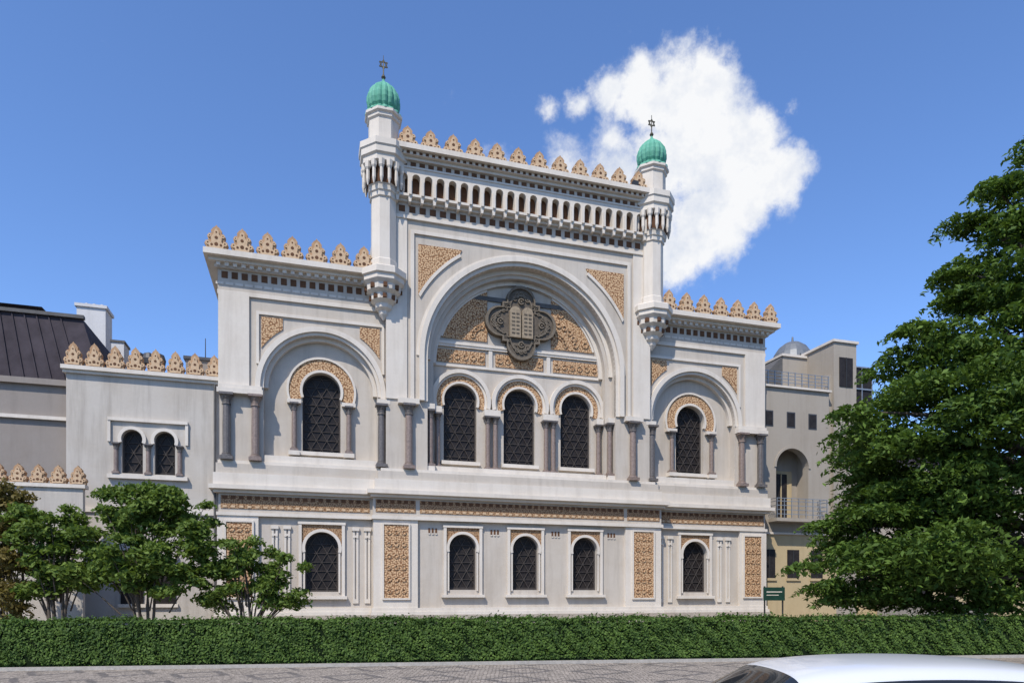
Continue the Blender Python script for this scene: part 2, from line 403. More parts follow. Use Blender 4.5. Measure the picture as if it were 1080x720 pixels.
for q in (-1,1):
    mb.box('trim',q*1.58-.1,q*1.58+.1,T0-.09,T0+.01,13.68,14.55)
    arc=[]
    for i in range(17):
        x=1.75+(4.08-1.75)*i/16; arc.append((q*x,AZ+math.sqrt(4.32**2-x*x)))
    mb.prism('orn',[(q*1.75,15.0)]+arc+[(q*4.08,15.0)],T0-.07,T0+.01)
    rim=[(q*(abs(x)*1.03),AZ+(z-AZ)*1.035) for x,z in arc]
    mb.prism('trim',arc+rim[::-1],T0-.11,T0+.01)
    for t in range(5):
        a=math.radians(8+t*18)
        for rr,w_ in ((.5,.13),(1.0,.17),(1.5,.2)):
            cx=q*(1.95+rr*1.15*math.cos(a)); cz=15.15+rr*1.15*math.sin(a)
            if math.hypot(cx,cz-AZ)<4.08: mb.ring('orn',cx,cz,w_*.5,w_,T0-.12,T0-.06,0,360,12)
for c in (-3.15,0,3.15):
    window(mb,c,.86,8.75,11.85,T0,.26)
    mb.ring('trim',c,11.85,.86,.97,T0-.13,T0+.05,-18,198,30)
    mb.ring('orn',c,11.85,.97,1.25,T0-.08,T0+.01,-18,198,32)
    mb.ring('trim',c,11.85,1.25,1.36,T0-.15,T0+.01,-16,196,34)
    mb.ring('trim',c,11.85,1.36,1.55,T0-.26,T0+.01,-14,194,34)
    mb.box('trim',c-1.0,c+1.0,T0-.23,T0+.01,8.58,8.76)
for c in (-1.575,1.575):
    mb.box('trim',c-.42,c+.42,T0-.5,T0+.02,11.1,11.4)
    for q in (-1,1): mb.column(c+q*.2,T0-.28,8.35,11.1,.12,'colbrown','coldark','colbrown')
for q in (-1,1):
    mb.column(q*4.36,T0-.25,8.35,11.1,.12,'colbrown','coldark','colbrown'); mb.box('trim',q*4.38-.2,q*4.38+.2,T0-.45,T0+.02,11.1,11.4)
mb.box('trim',-4.6,4.6,-.06,T0+.02,8.04,8.35)
# quatrefoil medallion with the tablets of the law
mz=16.05; MO=T0-.46
def quat(sc,R=.74,d=1.12,h=.98):
    """outline of a quatrefoil crossed with a square, radius by angle"""
    out=[]
    for i in range(144):
        a=2*PI*i/144; ca,sa=math.cos(a),math.sin(a); best=0
        for (lx,lz) in ((d,0),(-d,0),(0,d),(0,-d)):
            bb=ca*lx+sa*lz; disc=bb*bb-(d*d-R*R)
            if disc>0 and bb>0: best=max(best,bb+math.sqrt(disc))
        best=max(best,h/max(abs(ca),abs(sa)))
        out.append((best*sc*ca,mz+best*sc*sa))
    return out
o1=quat(1.03); o2=quat(.95); o3=quat(.80); o4=quat(.74)
mb.prism('medal',o1,.20+MO,.46+MO)
def rimring(mat,A_,B_,y0,y1):
    n=len(A_); vs=[(x,y0,z) for x,z in A_]+[(x,y0,z) for x,z in B_]+[(x,y1,z) for x,z in A_]+[(x,y1,z) for x,z in B_]
    fs=[]
    for i in range(n):
        j=(i+1)%n; fs+=[(i,j,n+j,n+i),(i,2*n+i,2*n+j,j),(n+i,n+j,3*n+j,3*n+i)]
    mb.add(mat,vs,fs)
rimring('medal2',o1,o2,.10+MO,.21+MO); rimring('medal2',o3,o4,.14+MO,.21+MO)
def scroll(cx,cz,r,y0=.13):
    mb.ring('medal2',cx,cz,r*.62,r,y0+MO,.21+MO,20,330,14); mb.ring('medal2',cx,cz,0,r*.3,y0+MO,.21+MO,0,360,8)
for (lx,lz) in ((1,0),(-1,0),(0,1),(0,-1)):
    for t in range(5):
        a=math.atan2(lz,lx)+(t-2)*.62
        scroll(lx*1.12+.36*math.cos(a),mz+lz*1.12+.36*math.sin(a),.13)
    scroll(lx*1.12,mz+lz*1.12,.17,.10)
for dx in (-1,1):
    for dz in (-1,1):
        scroll(dx*.82,mz+dz*.82,.12); scroll(dx*.62,mz+dz*.95,.08); scroll(dx*.95,mz+dz*.55,.09)
for dx in (-.33,.33):
    P=[(dx-.29,mz-.78),(dx+.29,mz-.78)]+[(dx+.29*math.cos(t*PI/10),mz+.52+.29*math.sin(t*PI/10)) for t in range(11)]
    mb.prism('medal3',P,.05+MO,.2+MO)
    for r in range(6):
        mb.box('medal',dx-.2,dx-.03,.03+MO,.09+MO,mz-.6+r*.2,mz-.53+r*.2); mb.box('medal',dx+.04,dx+.2,.03+MO,.09+MO,mz-.6+r*.2,mz-.53+r*.2)
mb.box('trim',-7,7,-.48,.5,20.1,20.26)
mb.box('wall',-6.98,6.98,-.42,.5,20.26,20.86); dashes(mb,-6.5,6.5,20.42,20.72,-.42,.5,.6)
mb.box('trim',-7,7,-.56,.5,20.86,21.0)
nA=22; pitch=13.0/nA
mb.archwall('trim',-6.6,6.6,21.0,22.32,-.80,-.45,[(-6.5+(i+.5)*pitch,.19,21.12,21.88) for i in range(nA)],8)
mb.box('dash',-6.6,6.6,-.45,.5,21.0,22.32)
for i in range(nA+1):
    c=-6.5+i*pitch; mb.prism('trim',[(c-.09,21.0),(c-.05,20.75),(c+.05,20.75),(c+.09,21.0)],-.78,-.4)
    mb.box('trim',c-.06,c+.06,-.87,-.79,21.06,21.8)
mb.box('trim',-6.7,6.7,-.84,.5,22.32,22.4)
mb.box('wall',-6.6,6.6,-.80,.5,22.4,22.66); dashes(mb,-6.4,6.4,22.44,22.62,-.80,.42,.62)
mb.box('trim',-6.7,6.7,-.94,.5,22.66,22.8); mb.box('trim',-6.8,6.8,-1.12,.5,22.8,22.96); mb.box('trim',-6.8,6.8,-1.32,.5,22.96,23.2)
dashes(mb,-6.5,6.5,22.82,22.94,-1.12,.3,.5,'dash')
for i in range(12): merlon(mb,-6.05+i*1.1,.97,1.05,23.2,-.85)
mb.box('iron',5.6,5.9,-1.25,-1.0,23.2,23.5); mb.box('iron',-.02,.02,1.0,1.04,23,24.6)
for sg in (-1,1):
    cx,cy=sg*7.12,-.35
    mb.lathe('trim',[(.03,15.1),(.22,15.35),(.25,15.5),(.40,15.62),(.42,15.8),(.62,15.95),(.64,16.2),(.84,16.35),(.86,16.6),(1.02,16.75),(1.02,16.95),(1.12,17.0),(1.12,17.28),(1.0,17.36),(.70,17.42)],cx,cy,8)
    for i in range(8):
        a=2*PI*i/8
        for (r,z0,z1) in ((.80,16.38,16.58),(.58,15.97,16.16)):
            x,y=cx+math.cos(a)*r,cy+math.sin(a)*r
            mb.box('dash',x-.09,x+.09,y-.09,y+.09,z0,z1)
    mb.lathe('trim',[(.66,17.3),(.66,17.8),(.61,17.85),(.61,20.7),(.68,20.75),(.68,20.95),(.74,21.0),(.76,21.2)],cx,cy,8)
    mb.lathe('trim',[(.66,21.1),(.78,21.3),(.78,22.1),(1.06,22.2),(1.06,22.45),(1.16,22.52),(1.16,22.8),(1.22,22.86),(1.22,23.14),(1.05,23.2),(.80,23.26)],cx,cy,8)
    for i in range(16):
        a=2*PI*(i+.5)/16
        x,y=cx+math.cos(a)*.93,cy+math.sin(a)*.93
        mb.lathe('trim',[(.03,21.15),(.09,21.4),(.085,21.85),(.14,21.95),(.16,22.22)],x,y,6)
    mb.lathe('dash',[(.80,21.3),(.80,22.1)],cx,cy,8)
    mb.lathe('trim',[(.74,23.2),(.74,24.35),(.82,24.42),(.82,24.55),(.92,24.62),(.92,24.74),(.7,24.8)],cx,cy,8)
    mb.lathe('copper',[(.88,24.74),(.86,24.84),(.66,24.92),(.66,25.0),(.74,25.12),(.80,25.35),(.80,25.58),(.72,25.85),(.56,26.08),(.36,26.26),(.17,26.4),(.07,26.52),(.05,26.62)],cx,cy,64,0,16,.09)
    mb.lathe('gold',[(.05,26.6),(.11,26.7),(.05,26.82),(.03,26.85),(.03,27.1),(.02,27.5)],cx,cy,10)
    sz=27.32
    for k in (0,1):
        a0=PI/2+k*PI
        T=[(cx+.22*math.cos(a0+2*PI*i/3),sz+.22*math.sin(a0+2*PI*i/3)) for i in range(3)]
        for i in range(3):
            p,q=T[i],T[(i+1)%3]; d=Vector((q[0]-p[0],q[1]-p[1])).normalized(); nn=(-d.y*.018,d.x*.018)
            mb.prism('gold',[(p[0]-nn[0],p[1]-nn[1]),(q[0]-nn[0],q[1]-nn[1]),(q[0]+nn[0],q[1]+nn[1]),(p[0]+nn[0],p[1]+nn[1])],cy-.02-.003*k,cy+.02)
    mb.box('gold',cx-.012,cx+.012,cy-.012,cy+.012,27.5,27.75)
mb.emit(syn)

# ---------------------------------------------------------------- low crenellated annex at the left
M['awall']=plaster('annex_plaster',(.46,.42,.37),.4,.6)
an=empty('crenellated_annex'); mb=MB()
A0,A1=-20.55,-14.42
mb.archwall('awall',A0,A1,0,11.55,.25,1.2,[(-18.0,.42,7.35,8.85),(-16.7,.42,7.35,8.85)])
for c in (-18.0,-16.7):
    window(mb,c,.42,7.35,8.85,.25,.3)
    mb.ring('trim',c,8.85,.42,.56,.14,.3,-20,200,20)
for c in (-18.62,-17.35,-16.08): mb.column(c,.16,7.3,8.65,.09,'colbrown','coldark','colbrown')
mb.box('trim',-18.95,-15.75,.12,.25,9.62,9.76); mb.box('trim',-18.95,-15.75,.05,.25,7.1,7.28)
for c in (-18.9,-15.8): mb.box('trim',c-.06,c+.06,.15,.25,8.7,9.62)
for c in (-18.0,-16.7):
    mb.box('glass',c-.45,c+.45,.2,.26,1.6,3.6); mb.box('trim',c-.55,c+.55,.14,.26,3.6,3.75); mb.box('trim',c-.55,c+.55,.12,.26,1.45,1.6)
mb.box('awall',A0,A1,1.2,12,0,11.5)
mb.box('trim',A0-.1,A1,.12,1.3,11.55,11.68); mb.box('trim',A0-.15,A1,.0,1.4,11.68,11.85)
mb.box('trim',A0-.05,A1,.16,.25,5.6,5.8)
mb.lathe('roof',[(.055,0),(.055,11.5)],-14.62,.12,8)
for i in range(8): merlon(mb,A0+.3+i*.8,.74,1.05,11.85,.25)
mb.emit(an)

# ---------------------------------------------------------------- mansard house far left
M['gwall']=plaster('grey_render',(.25,.22,.195),.4,.3)
M['mans']=simple('slate_mansard',(.035,.029,.034),.8,c2=(.06,.050,.058),scale=1.5,spec=.12)
M['white']=plaster('chimney_white',(.55,.54,.53),.3,.3)
mh=empty('mansard_house'); mb=MB()
mb.box('gwall',-34,A0-.02,.9,14,0,11.1)
mb.box('gwall',-34.2,A0-.02,.7,14.1,11.1,11.35)
mb.box('trim',-34.2,A0-.03,.74,.9,9.6,9.75)
x1=-19.3
vs=[(-34,.9,11.35),(x1,.9,11.35),(x1,14,11.35),(-34,14,11.35),(-33.4,1.5,14.4),(x1-1.0,1.5,14.4),(x1-1.0,13,14.4),(-33.4,13,14.4),(-30,7,15.7),(x1-4,7,15.7)]
mb.add('mans',vs,[(0,1,5,4),(1,2,6,5),(2,3,7,6),(3,0,4,7),(4,5,9,8),(5,6,9),(6,7,8,9),(7,4,8),(3,2,1,0)])
for i in range(28):
    xa=-33.8+i*.52
    if xa<x1-.6:
        t=(xa+34)/(x1+34); xb=-33.4+(x1-1.0+33.4)*t
        mb.add('mans',[(xa,.84,11.36),(xa+.05,.84,11.36),(xb+.05,1.44,14.4),(xb,1.44,14.4),(xa,.95,11.36),(xa+.05,.95,11.36),(xb+.05,1.55,14.4),(xb,1.55,14.4)],[(0,1,2,3),(0,3,7,4),(1,5,6,2),(4,7,6,5)])
mb.box('roof',-33.6,x1-.9,1.35,1.6,14.35,14.5)
mb.box('mans',-31,-23.2,5,9,14.4,15.9); mb.add('roof',[(-31.3,4.7,15.9),(-22.9,4.7,15.9),(-22.9,9.3,15.9),(-31.3,9.3,15.9),(-29,7,16.7),(-25,7,16.7)],[(0,1,5,4),(1,2,5),(2,3,4,5),(3,0,4),(3,2,1,0)])
mb.box('white',-21.8,-20.5,6,7.2,11,16.6); mb.box('white',-21.88,-20.42,5.92,7.28,16.6,16.75)
for k in range(3): mb.lathe('trim',[(.1,16.75),(.09,17.0)],-21.5+k*.35,6.6,8)
mb.box('white',-19.75,-19.2,4,5,11,14.3); mb.box('roof',-19.8,-19.15,3.95,5.05,14.3,14.4)
mb.emit(mh)
rf=empty('rooftop_ventilation_units'); mb=MB()
M['unit']=simple('dark_unit',(.05,.05,.055),.5)
for i,c in enumerate((-18.6,-18.1,-17.65)):
    mb.lathe('unit',[(.05,11.6),(.05,13.3),(.28,13.35),(.32,13.6),(.24,13.85),(.02,13.95)],c,4.0,12)
mb.box('gwall',-16.6,-14.45,5.0,9,11.5,14.1); mb.box('unit',-16.7,-14.44,4.9,9.1,14.1,14.25)
mb.lathe('unit',[(.03,14.25),(.02,15.6)],-15.8,6,6)
mb.emit(rf)
gw=empty('crenellated_garden_wall'); mb=MB()
mb.box('awall',-29,-19.4,-1.6,-1.3,0,6.35); mb.box('trim',-29.1,-19.3,-1.7,-1.2,6.35,6.5)
for i in range(14): merlon(mb,-28.7+i*.7,.64,.78,6.5,-1.45)
mb.emit(gw)

# ---------------------------------------------------------------- modern annex right
M['rwall']=plaster('beige_render',(.34,.30,.25),.3,.35)
M['ywall']=plaster('ochre_render',(.45,.355,.21),.3,.3)
M['steel']=simple('galvanised_steel',(.35,.36,.37),.4,metal=.6)
ra=empty('modern_annex'); mb=MB()
R0,R1=14.5,19.85
mb.archwall('rwall',R0,R1,5.7,14.3,1.0,1.5,[(17.2,1.15,6.55,9.6)])
mb.box('rwall',15.9,18.5,2.2,2.4,6,11.2)
mb.box('ywall',16.35,18.05,2.12,2.2,6.55,9.6)
mb.box('glass',16.75,17.65,2.05,2.12,6.7,9.4); mb.box('ywall',17.17,17.23,2.0,2.05,6.7,9.4)
mb.ring('rwall',17.2,9.6,1.15,1.28,.95,1.02,0,180,24)
for c in (15.55,17.1,18.65):
    mb.box('glass',c-.24,c+.24,.975,1.0,12.05,12.85); mb.box('unit',c-.3,c+.3,.985,.999,11.98,12.92)
mb.box('rwall',R0,R1,2.4,14,0,14.3); mb.box('rwall',R0,15.9,1.5,2.4,5.7,14.3); mb.box('rwall',18.5,R1,1.5,2.4,5.7,14.3); mb.box('rwall',15.9,18.5,1.5,2.4,10.9,14.29)
mb.box('trim',R0,R1+.1,.85,1.6,14.3,14.42)
mb.box('ywall',R0,R1+.6,1.06,2.4,0,5.6); mb.box('trim',R0,R1+.7,.95,2.4,5.6,5.72)
for c in (15.6,17.3,19.0): 
    mb.box('glass',c-.42,c+.42,1.03,1.06,3.0,4.7); mb.box('ywall',c-.5,c+.5,.98,1.06,2.85,3.0); mb.box('iron',c-.02,c+.02,1.01,1.03,3.0,4.7)
for z in (14.65,14.85,15.05,15.25): mb.box('steel',R0,R1,.98,1.01,z,z+.03)
for i in range(12): mb.box('steel',R0+i*.48,R0+i*.48+.04,.97,1.02,14.4,15.3)
mb.box('rwall',15.5,19.0,.2,1.0,6.3,6.5)
for z in (6.7,6.95,7.2,7.45,7.62): mb.box('steel',15.5,19.0,.2,.23,z,z+.035); 
for z in (6.7,6.95,7.2,7.45,7.62): mb.box('steel',15.5,15.53,.23,1.0,z,z+.035); mb.box('steel',18.97,19.0,.23,1.0,z,z+.035)
for i in range(8): mb.box('steel',15.5+i*.5,15.53+i*.5,.19,.24,6.5,7.65)
mb.box('rwall',20.3,22.0,1.1,6,0,17.5); mb.box('trim',20.2,22.1,1.0,6.1,17.5,17.65)
mb.box('rwall',19.86,20.3,1.3,6,0,15.5)
mb.box('rwall',18.4,22.0,3.4,8,14.3,17.2); mb.box('trim',18.3,20.2,3.3,8.1,17.2,17.35)
mb.add('roof',[(15.4,3.4,14.3),(18.4,3.4,14.3),(18.4,3.4,17.2),(15.4,8,14.3),(18.4,8,14.3),(18.4,8,17.2)],[(0,1,2),(3,5,4),(0,2,5,3),(0,3,4,1)])
M['domegl']=simple('grey_dome_sheet',(.16,.17,.18),.5,metal=.2,scale=3)
mb.lathe('domegl',[(1.35,17.35),(1.33,17.6),(1.2,18.1),(.9,18.55),(.5,18.85),(.08,18.98),(.05,19.3)],20.6,5.2,20)
for i in range(10):
    a=2*PI*i/10; mb.box('iron',20.6+1.34*math.cos(a)-.02,20.6+1.34*math.cos(a)+.02,5.2+1.34*math.sin(a)-.02,5.2+1.34*math.sin(a)+.02,17.35,17.75)
mb.box('glass',20.7,21.7,1.06,1.1,14.8,16.6); mb.box('iron',21.18,21.22,1.03,1.06,14.8,16.6)
mb.box('glass',22.0,24.4,2.4,5.5,9,16.6); 
for z in (11,12.4,13.8,15.2,16.6): mb.box('steel',22.0,24.5,2.33,2.4,z,z+.09)
for c in (22.8,23.6,24.4): mb.box('steel',c,c+.06,2.34,2.4,9,16.6)
mb.emit(ra)
rh=empty('apartment_house'); mb=MB()
mb.box('rwall',21.2,48,6,18,0,11.5); mb.box('mans',21.0,48.2,5.8,18.2,11.5,12.4)
for i in range(10):
    for z in (2.0,5.2,8.4):
        c=22.9+i*2.6
        mb.box('glass',c-.5,c+.5,5.97,6.0,z,z+1.8); mb.box('trim',c-.65,c+.65,5.9,6.0,z+1.8,z+1.95); mb.box('trim',c-.65,c+.65,5.85,6.0,z-.12,z)
        mb.box('trim',c-.03,c+.03,5.93,5.97,z,z+1.8)
mb.emit(rh)
yh=empty('ochre_pavilion'); mb=MB()
mb.box('ywall',22.12,44,2.2,5.9,0,4.4); mb.box('trim',22.11,44.1,2.0,5.95,4.4,4.6)
for i in range(8):
    c=23.3+i*2.5; mb.box('glass',c-.45,c+.45,2.17,2.2,1.6,3.5); mb.box('trim',c-.55,c+.55,2.12,2.2,3.5,3.62); mb.box('trim',c-.55,c+.55,2.1,2.2,1.48,1.6)
mb.emit(yh)
M['stone']=simple('granite_steps',(.33,.31,.29),.8,c2=(.23,.22,.20),scale=8)
st=empty('entrance_steps'); mb=MB()
for i in range(7): mb.box('stone',25,29,-1.5+i*.34,2.1,i*.165,(i+1)*.165)
mb.box('stone',24.6,24.95,-1.6,2.1,0,1.5); mb.box('stone',29.05,29.4,-1.6,2.1,0,1.5)
mb.emit(st)
M['pink']=simple('pink_cloth',(.5,.10,.22),.8)
bn=empty('hanging_banner'); mb=MB(); mb.box('pink',27.6,28.6,5.78,5.8,7.0,9.6); mb.box('iron',27.5,28.7,5.76,5.82,9.6,9.66); mb.emit(bn)
M['gsign']=simple('dark_green_sign',(.012,.045,.032),.6,spec=.2)
sg_=empty('park_sign',(11.9,31,0),0); mb=MB()
mb.box('gsign',-.48,.48,-.03,.03,1.75,2.35); mb.box('iron',-.44,-.38,.03,.08,0,2.4); mb.box('iron',.38,.44,.03,.08,0,2.4)
mb.box('trim',-.35,.35,-.036,-.03,2.12,2.16); mb.box('trim',-.35,.2,-.036,-.03,1.98,2.01)
mb.emit(sg_)

# ---------------------------------------------------------------- ground
def sheet(name,pts,z,mat):
    me=bpy.data.meshes.new(name); me.from_pydata([(x,y,z) for x,y in pts],[],[tuple(range(len(pts)))]); me.materials.append(mat)
    o=bpy.data.objects.new(name,me); scn.collection.objects.link(o); return o
def cobble(name):
    m,nt,b=new_mat(name); co=N(nt,'ShaderNodeTexCoord').outputs['Object']
    wn=noise(nt,co,1.2,3,.5)
    v=N(nt,'ShaderNodeTexVoronoi',feature='F1'); v.inputs['Scale'].default_value=10; v.inputs['Randomness'].default_value=.5; L(nt,co,v.inputs['Vector'])
    e=N(nt,'ShaderNodeTexVoronoi',feature='DISTANCE_TO_EDGE'); e.inputs['Scale'].default_value=10; e.inputs['Randomness'].default_value=.5; L(nt,co,e.inputs['Vector'])
    s=N(nt,'ShaderNodeSeparateColor'); L(nt,v.outputs['Color'],s.inputs[0])
    light=ramp(nt,s.outputs[0],[(0,(.42,.36,.30)),(1,(.23,.20,.17))])
    dark=ramp(nt,s.outputs[0],[(0,(.15,.14,.135)),(1,(.08,.075,.075))])
    vm=mapping(nt,co,(1,1,1),(0,0,math.radians(7.4)))
    ch=N(nt,'ShaderNodeTexVoronoi',feature='F1',distance='MANHATTAN'); ch.inputs['Scale'].default_value=.5; ch.inputs['Randomness'].default_value=0
    L(nt,vm,ch.inputs['Vector'])
    jd=math_(nt,'ADD',ch.outputs['Distance'],math_(nt,'MULTIPLY',s.outputs[1],.04))
    d=ramp(nt,jd,[(.30,(0,0,0)),(.33,(1,1,1)),(.43,(1,1,1)),(.46,(0,0,0))])
    col=mixc(nt,math_(nt,'MULTIPLY',d,.85),light,dark)
    col=mixc(nt,math_(nt,'MULTIPLY',wn.outputs[0],.35),col,(.2,.17,.14))
    j=ramp(nt,e.outputs['Distance'],[(.02,(0,0,0)),(.1,(1,1,1))])
    col=mixc(nt,j,(.09,.075,.06),col)
    L(nt,col,b.inputs['Base Color']); b.inputs['Roughness'].default_value=.85; b.inputs['Specular IOR Level'].default_value=.15; bump(nt,b,j,.6,.01); return m
M['asph']=simple('asphalt',(.055,.055,.056),.85,c2=(.035,.035,.036),scale=30)
M['kerb']=simple('granite_kerb',(.38,.35,.31),.8,c2=(.26,.24,.21),scale=10)
M['earth']=simple('park_gravel',(.28,.24,.19),.9,c2=(.20,.17,.13),scale=6)
sheet('ground',[(-700,-700),(700,-700),(700,900),(-700,900)],-.13,M['asph'])
def quadbox(name,a,b,t0,t1,z0,z1,mat):
    d=Vector((b[0]-a[0],b[1]-a[1])).normalized(); n=Vector((-d.y,d.x))
    P=[Vector(a)+n*t0,Vector(b)+n*t0,Vector(b)+n*t1,Vector(a)+n*t1]
    vs=[(p.x,p.y,z0) for p in P]+[(p.x,p.y,z1) for p in P]
    me=bpy.data.meshes.new(name); me.from_pydata(vs,[],[(0,1,5,4),(1,2,6,5),(2,3,7,6),(3,0,4,7),(4,5,6,7)]); me.materials.append(mat)
    o=bpy.data.objects.new(name,me); scn.collection.objects.link(o); return o
HA=(-34,15.9); HB=(40,25.5)
quadbox('park_ground',HA,HB,.55,90,-.12,0.0,M['earth'])
quadbox('hedge_kerb',HA,HB,-.66,-.52,-.12,.09,M['kerb'])
quadbox('mosaic_pavement',HA,HB,-6.2,-.66,-.12,0.002,cobble('mosaic_cobbles'))
quadbox('road_kerb',HA,HB,-6.4,-6.2,-.125,0.006,M['kerb'])
quadbox('hedge_soil',HA,HB,-.52,.55,-.12,.03,M['earth'])

# ---------------------------------------------------------------- foliage
def leaves(name,C,size,mat,parent=None,flat=0.0,asp=.55,Nrm=None):
    n=len(C); 
    nr=rng.normal(size=(n,3)); 
    if Nrm is not None: nr=nr*.6+Nrm*1.0
    nr[:,2]=np.abs(nr[:,2])+flat
    nr/=np.linalg.norm(nr,axis=1)[:,None]
    t=np.cross(nr,rng.normal(size=(n,3))); t/=np.linalg.norm(t,axis=1)[:,None]
    bt=np.cross(nr,t); s=(size*rng.uniform(.6,1.35,n))[:,None]
    V=np.empty((n,4,3)); V[:,0]=C-t*s; V[:,1]=C+bt*s*asp; V[:,2]=C+t*s; V[:,3]=C-bt*s*asp
    V[:,1]+=nr*s*.2; V[:,3]+=nr*s*.2
    me=bpy.data.meshes.new(name); me.vertices.add(4*n); me.vertices.foreach_set('co',V.reshape(-1).astype(np.float32))
    me.loops.add(4*n); me.loops.foreach_set('vertex_index',np.arange(4*n,dtype=np.int32))
    me.polygons.add(n); me.polygons.foreach_set('loop_start',np.arange(0,4*n,4,dtype=np.int32))
    me.update(calc_edges=True); me.validate(); me.materials.append(mat)
    o=bpy.data.objects.new(name,me); scn.collection.objects.link(o)
    if parent: o.parent=parent
    return o
def clump(c,rad,n,shell=.5):
    d=rng.normal(size=(n,3)); d/=np.linalg.norm(d,axis=1)[:,None]
    r=(shell+(1-shell)*rng.random(n))**.7; r*=1+.3*np.sin(d[:,0]*5+c[0]*3)*np.cos(d[:,2]*4+c[1])
    r*=1+.25*(rng.random(n)**4)
    return np.array(c)+d*r[:,None]*np.array(rad)
def fronds(c,rad,nf,ln,per=13):
    out=[]
    for i in range(nf):
        d=rng.normal(size=3); d[2]=abs(d[2])*.5-.1; d/=np.linalg.norm(d)
        st=np.array(c)+d*np.array(rad)*.75; h=np.array([d[0],d[1],.15]); h/=np.linalg.norm(h)
        l=ln*rng.uniform(.6,1.3); t=np.linspace(0,1,per)[:,None]
        p=st+h*l*t+np.array([0,0,-1.0])*(t**2)*l*.65
        sd=np.cross(h,[0,0,1.0]); sd/=np.linalg.norm(sd)+1e-6
        sgn=np.where(np.arange(per)%2==0,1,-1)[:,None]
        out.append(p+sd*sgn*.07+rng.normal(0,.02,(per,3)))
    return np.vstack(out)
M['bark']=simple('tree_bark',(.10,.075,.055),.9,c2=(.05,.04,.03),scale=6,bs=.6)
def limb(V,F,pts,radii,n=8):
    o0=len(V)
    for k,p in enumerate(pts):
        p=Vector(p); d=(Vector(pts[min(k+1,len(pts)-1)])-Vector(pts[max(k-1,0)])).normalized()
        u=d.orthogonal().normalized(); w=d.cross(u)
        for i in range(n):
            a=2*PI*i/n; V.append(tuple(p+(u*math.cos(a)+w*math.sin(a))*radii[k]))
    for k in range(len(pts)-1):
        for i in range(n):
            F.append((o0+k*n+i,o0+k*n+(i+1)%n,o0+(k+1)*n+(i+1)%n,o0+(k+1)*n+i))
def curve_limb(V,F,a,b,r0,r1,sag=.5,steps=6):
    a=Vector(a); b=Vector(b); pts=[];rs=[]
    j=Vector((random.uniform(-.4,.4),random.uniform(-.4,.4),random.uniform(0,.6)))*(b-a).length*.15
    for i in range(steps+1):
        t=i/steps; p=a.lerp(b,t)+j*math.sin(t*PI)+Vector((0,0,sag*math.sin(t*PI)))
        pts.append(p); rs.append(r0+(r1-r0)*t)
    limb(V,F,pts,rs)
def wood(name,V,F,parent):
    me=bpy.data.meshes.new(name); me.from_pydata(V,[],F); me.materials.append(M['bark'])
    for p in me.polygons: p.use_smooth=True
    o=bpy.data.objects.new(name,me); scn.collection.objects.link(o); o.parent=parent

L_dark=leafmat('locust_leaf',(.022,.05,.010),(.115,.185,.030),.25,.6)
L_mid=leafmat('leaf_fresh_green',(.045,.085,.016),(.16,.225,.045),.3,1.2)
L_yel=leafmat('leaf_olive_brown',(.10,.08,.025),(.20,.16,.05),.3,1.2)
L_hed=leafmat('hedge_leaf',(.014,.038,.008),(.10,.165,.03),.18,1.6)
def inpoly(x,z,P):
    c=False;j=len(P)-1
    for i in range(len(P)):
        if (P[i][1]>z)!=(P[j][1]>z) and x<(P[j][0]-P[i][0])*(z-P[i][1])/(P[j][1]-P[i][1])+P[i][0]: c=not c
        j=i
    return c
def edged(x,z,P):
    m=9e9
    for i in range(len(P)):
        a=Vector(P[i]);b=Vector(P[(i+1)%len(P)]);p=Vector((x,z)); t=max(0,min(1,(p-a).dot(b-a)/((b-a).length_squared))); m=min(m,(p-(a+(b-a)*t)).length)
    return m
tree=empty('locust_tree',(0,0,0),0)
P=[(17.8,18.2),(16.6,16.2),(15.8,14.5),(15.0,12.4),(13.5,10.9),(12.0,9.2),(10.9,7.4),(12.0,6.7),(12.3,5.7),(10.9,4.7),(10.5,3.3),(10.8,1.3),(16,1.0),(24,1.6),(28,6),(28,13),(25,19),(21,21)]
cl=[];tries=0
while len(cl)<290 and tries<16000:
    tries+=1
    x=random.uniform(10,28); z=random.uniform(1.0,21)
    if not inpoly(x,z,P): continue
    e=edged(x,z,P)
    if e<.25: continue
    if x>20.5 and random.random()<.55: continue
    if e>2.5 and random.random()<.3: continue
    dm=min(4.6,.5+e*1.3); y=24.5+random.uniform(-dm,dm)
    if any((Vector(q[0])-Vector((x,y,z))).length<.72 for q in cl): continue
    r=min(1.15,.38+e*.5)*random.uniform(.65,1.1)
    cl.append(((x,y,z),(r*1.2,r*1.1,r*.46)))
pts=[]
for c,r in cl:
    n=int(330*(r[0]/1.0)**2)+70
    q=clump(c,r,n,.3); dx=q[:,0]-c[0]; q[:,2]-=.25*dx*dx
    pts.append(q); pts.append(fronds(c,r,13,.58))
leaves('crown_foliage',np.vstack(pts),.118,L_dark,tree,flat=.4,asp=.42)
V=[];F=[]
limb(V,F,[(20.2,25.5,-.05),(20.1,25.4,1.2),(19.9,25.3,2.8),(19.6,25.2,4.5),(19.8,25.2,8),(20.2,25.1,12),(20.6,25,16)],[.5,.4,.36,.33,.26,.17,.06],12)
for c,r in random.sample(cl,95):
    zz=max(2.6,min(14,c[2]-random.uniform(.8,3))); curve_limb(V,F,(19.9,25.2,zz),c,.10+.006*(19-zz),.02,sag=.3)
wood('trunk_and_limbs',V,F,tree)

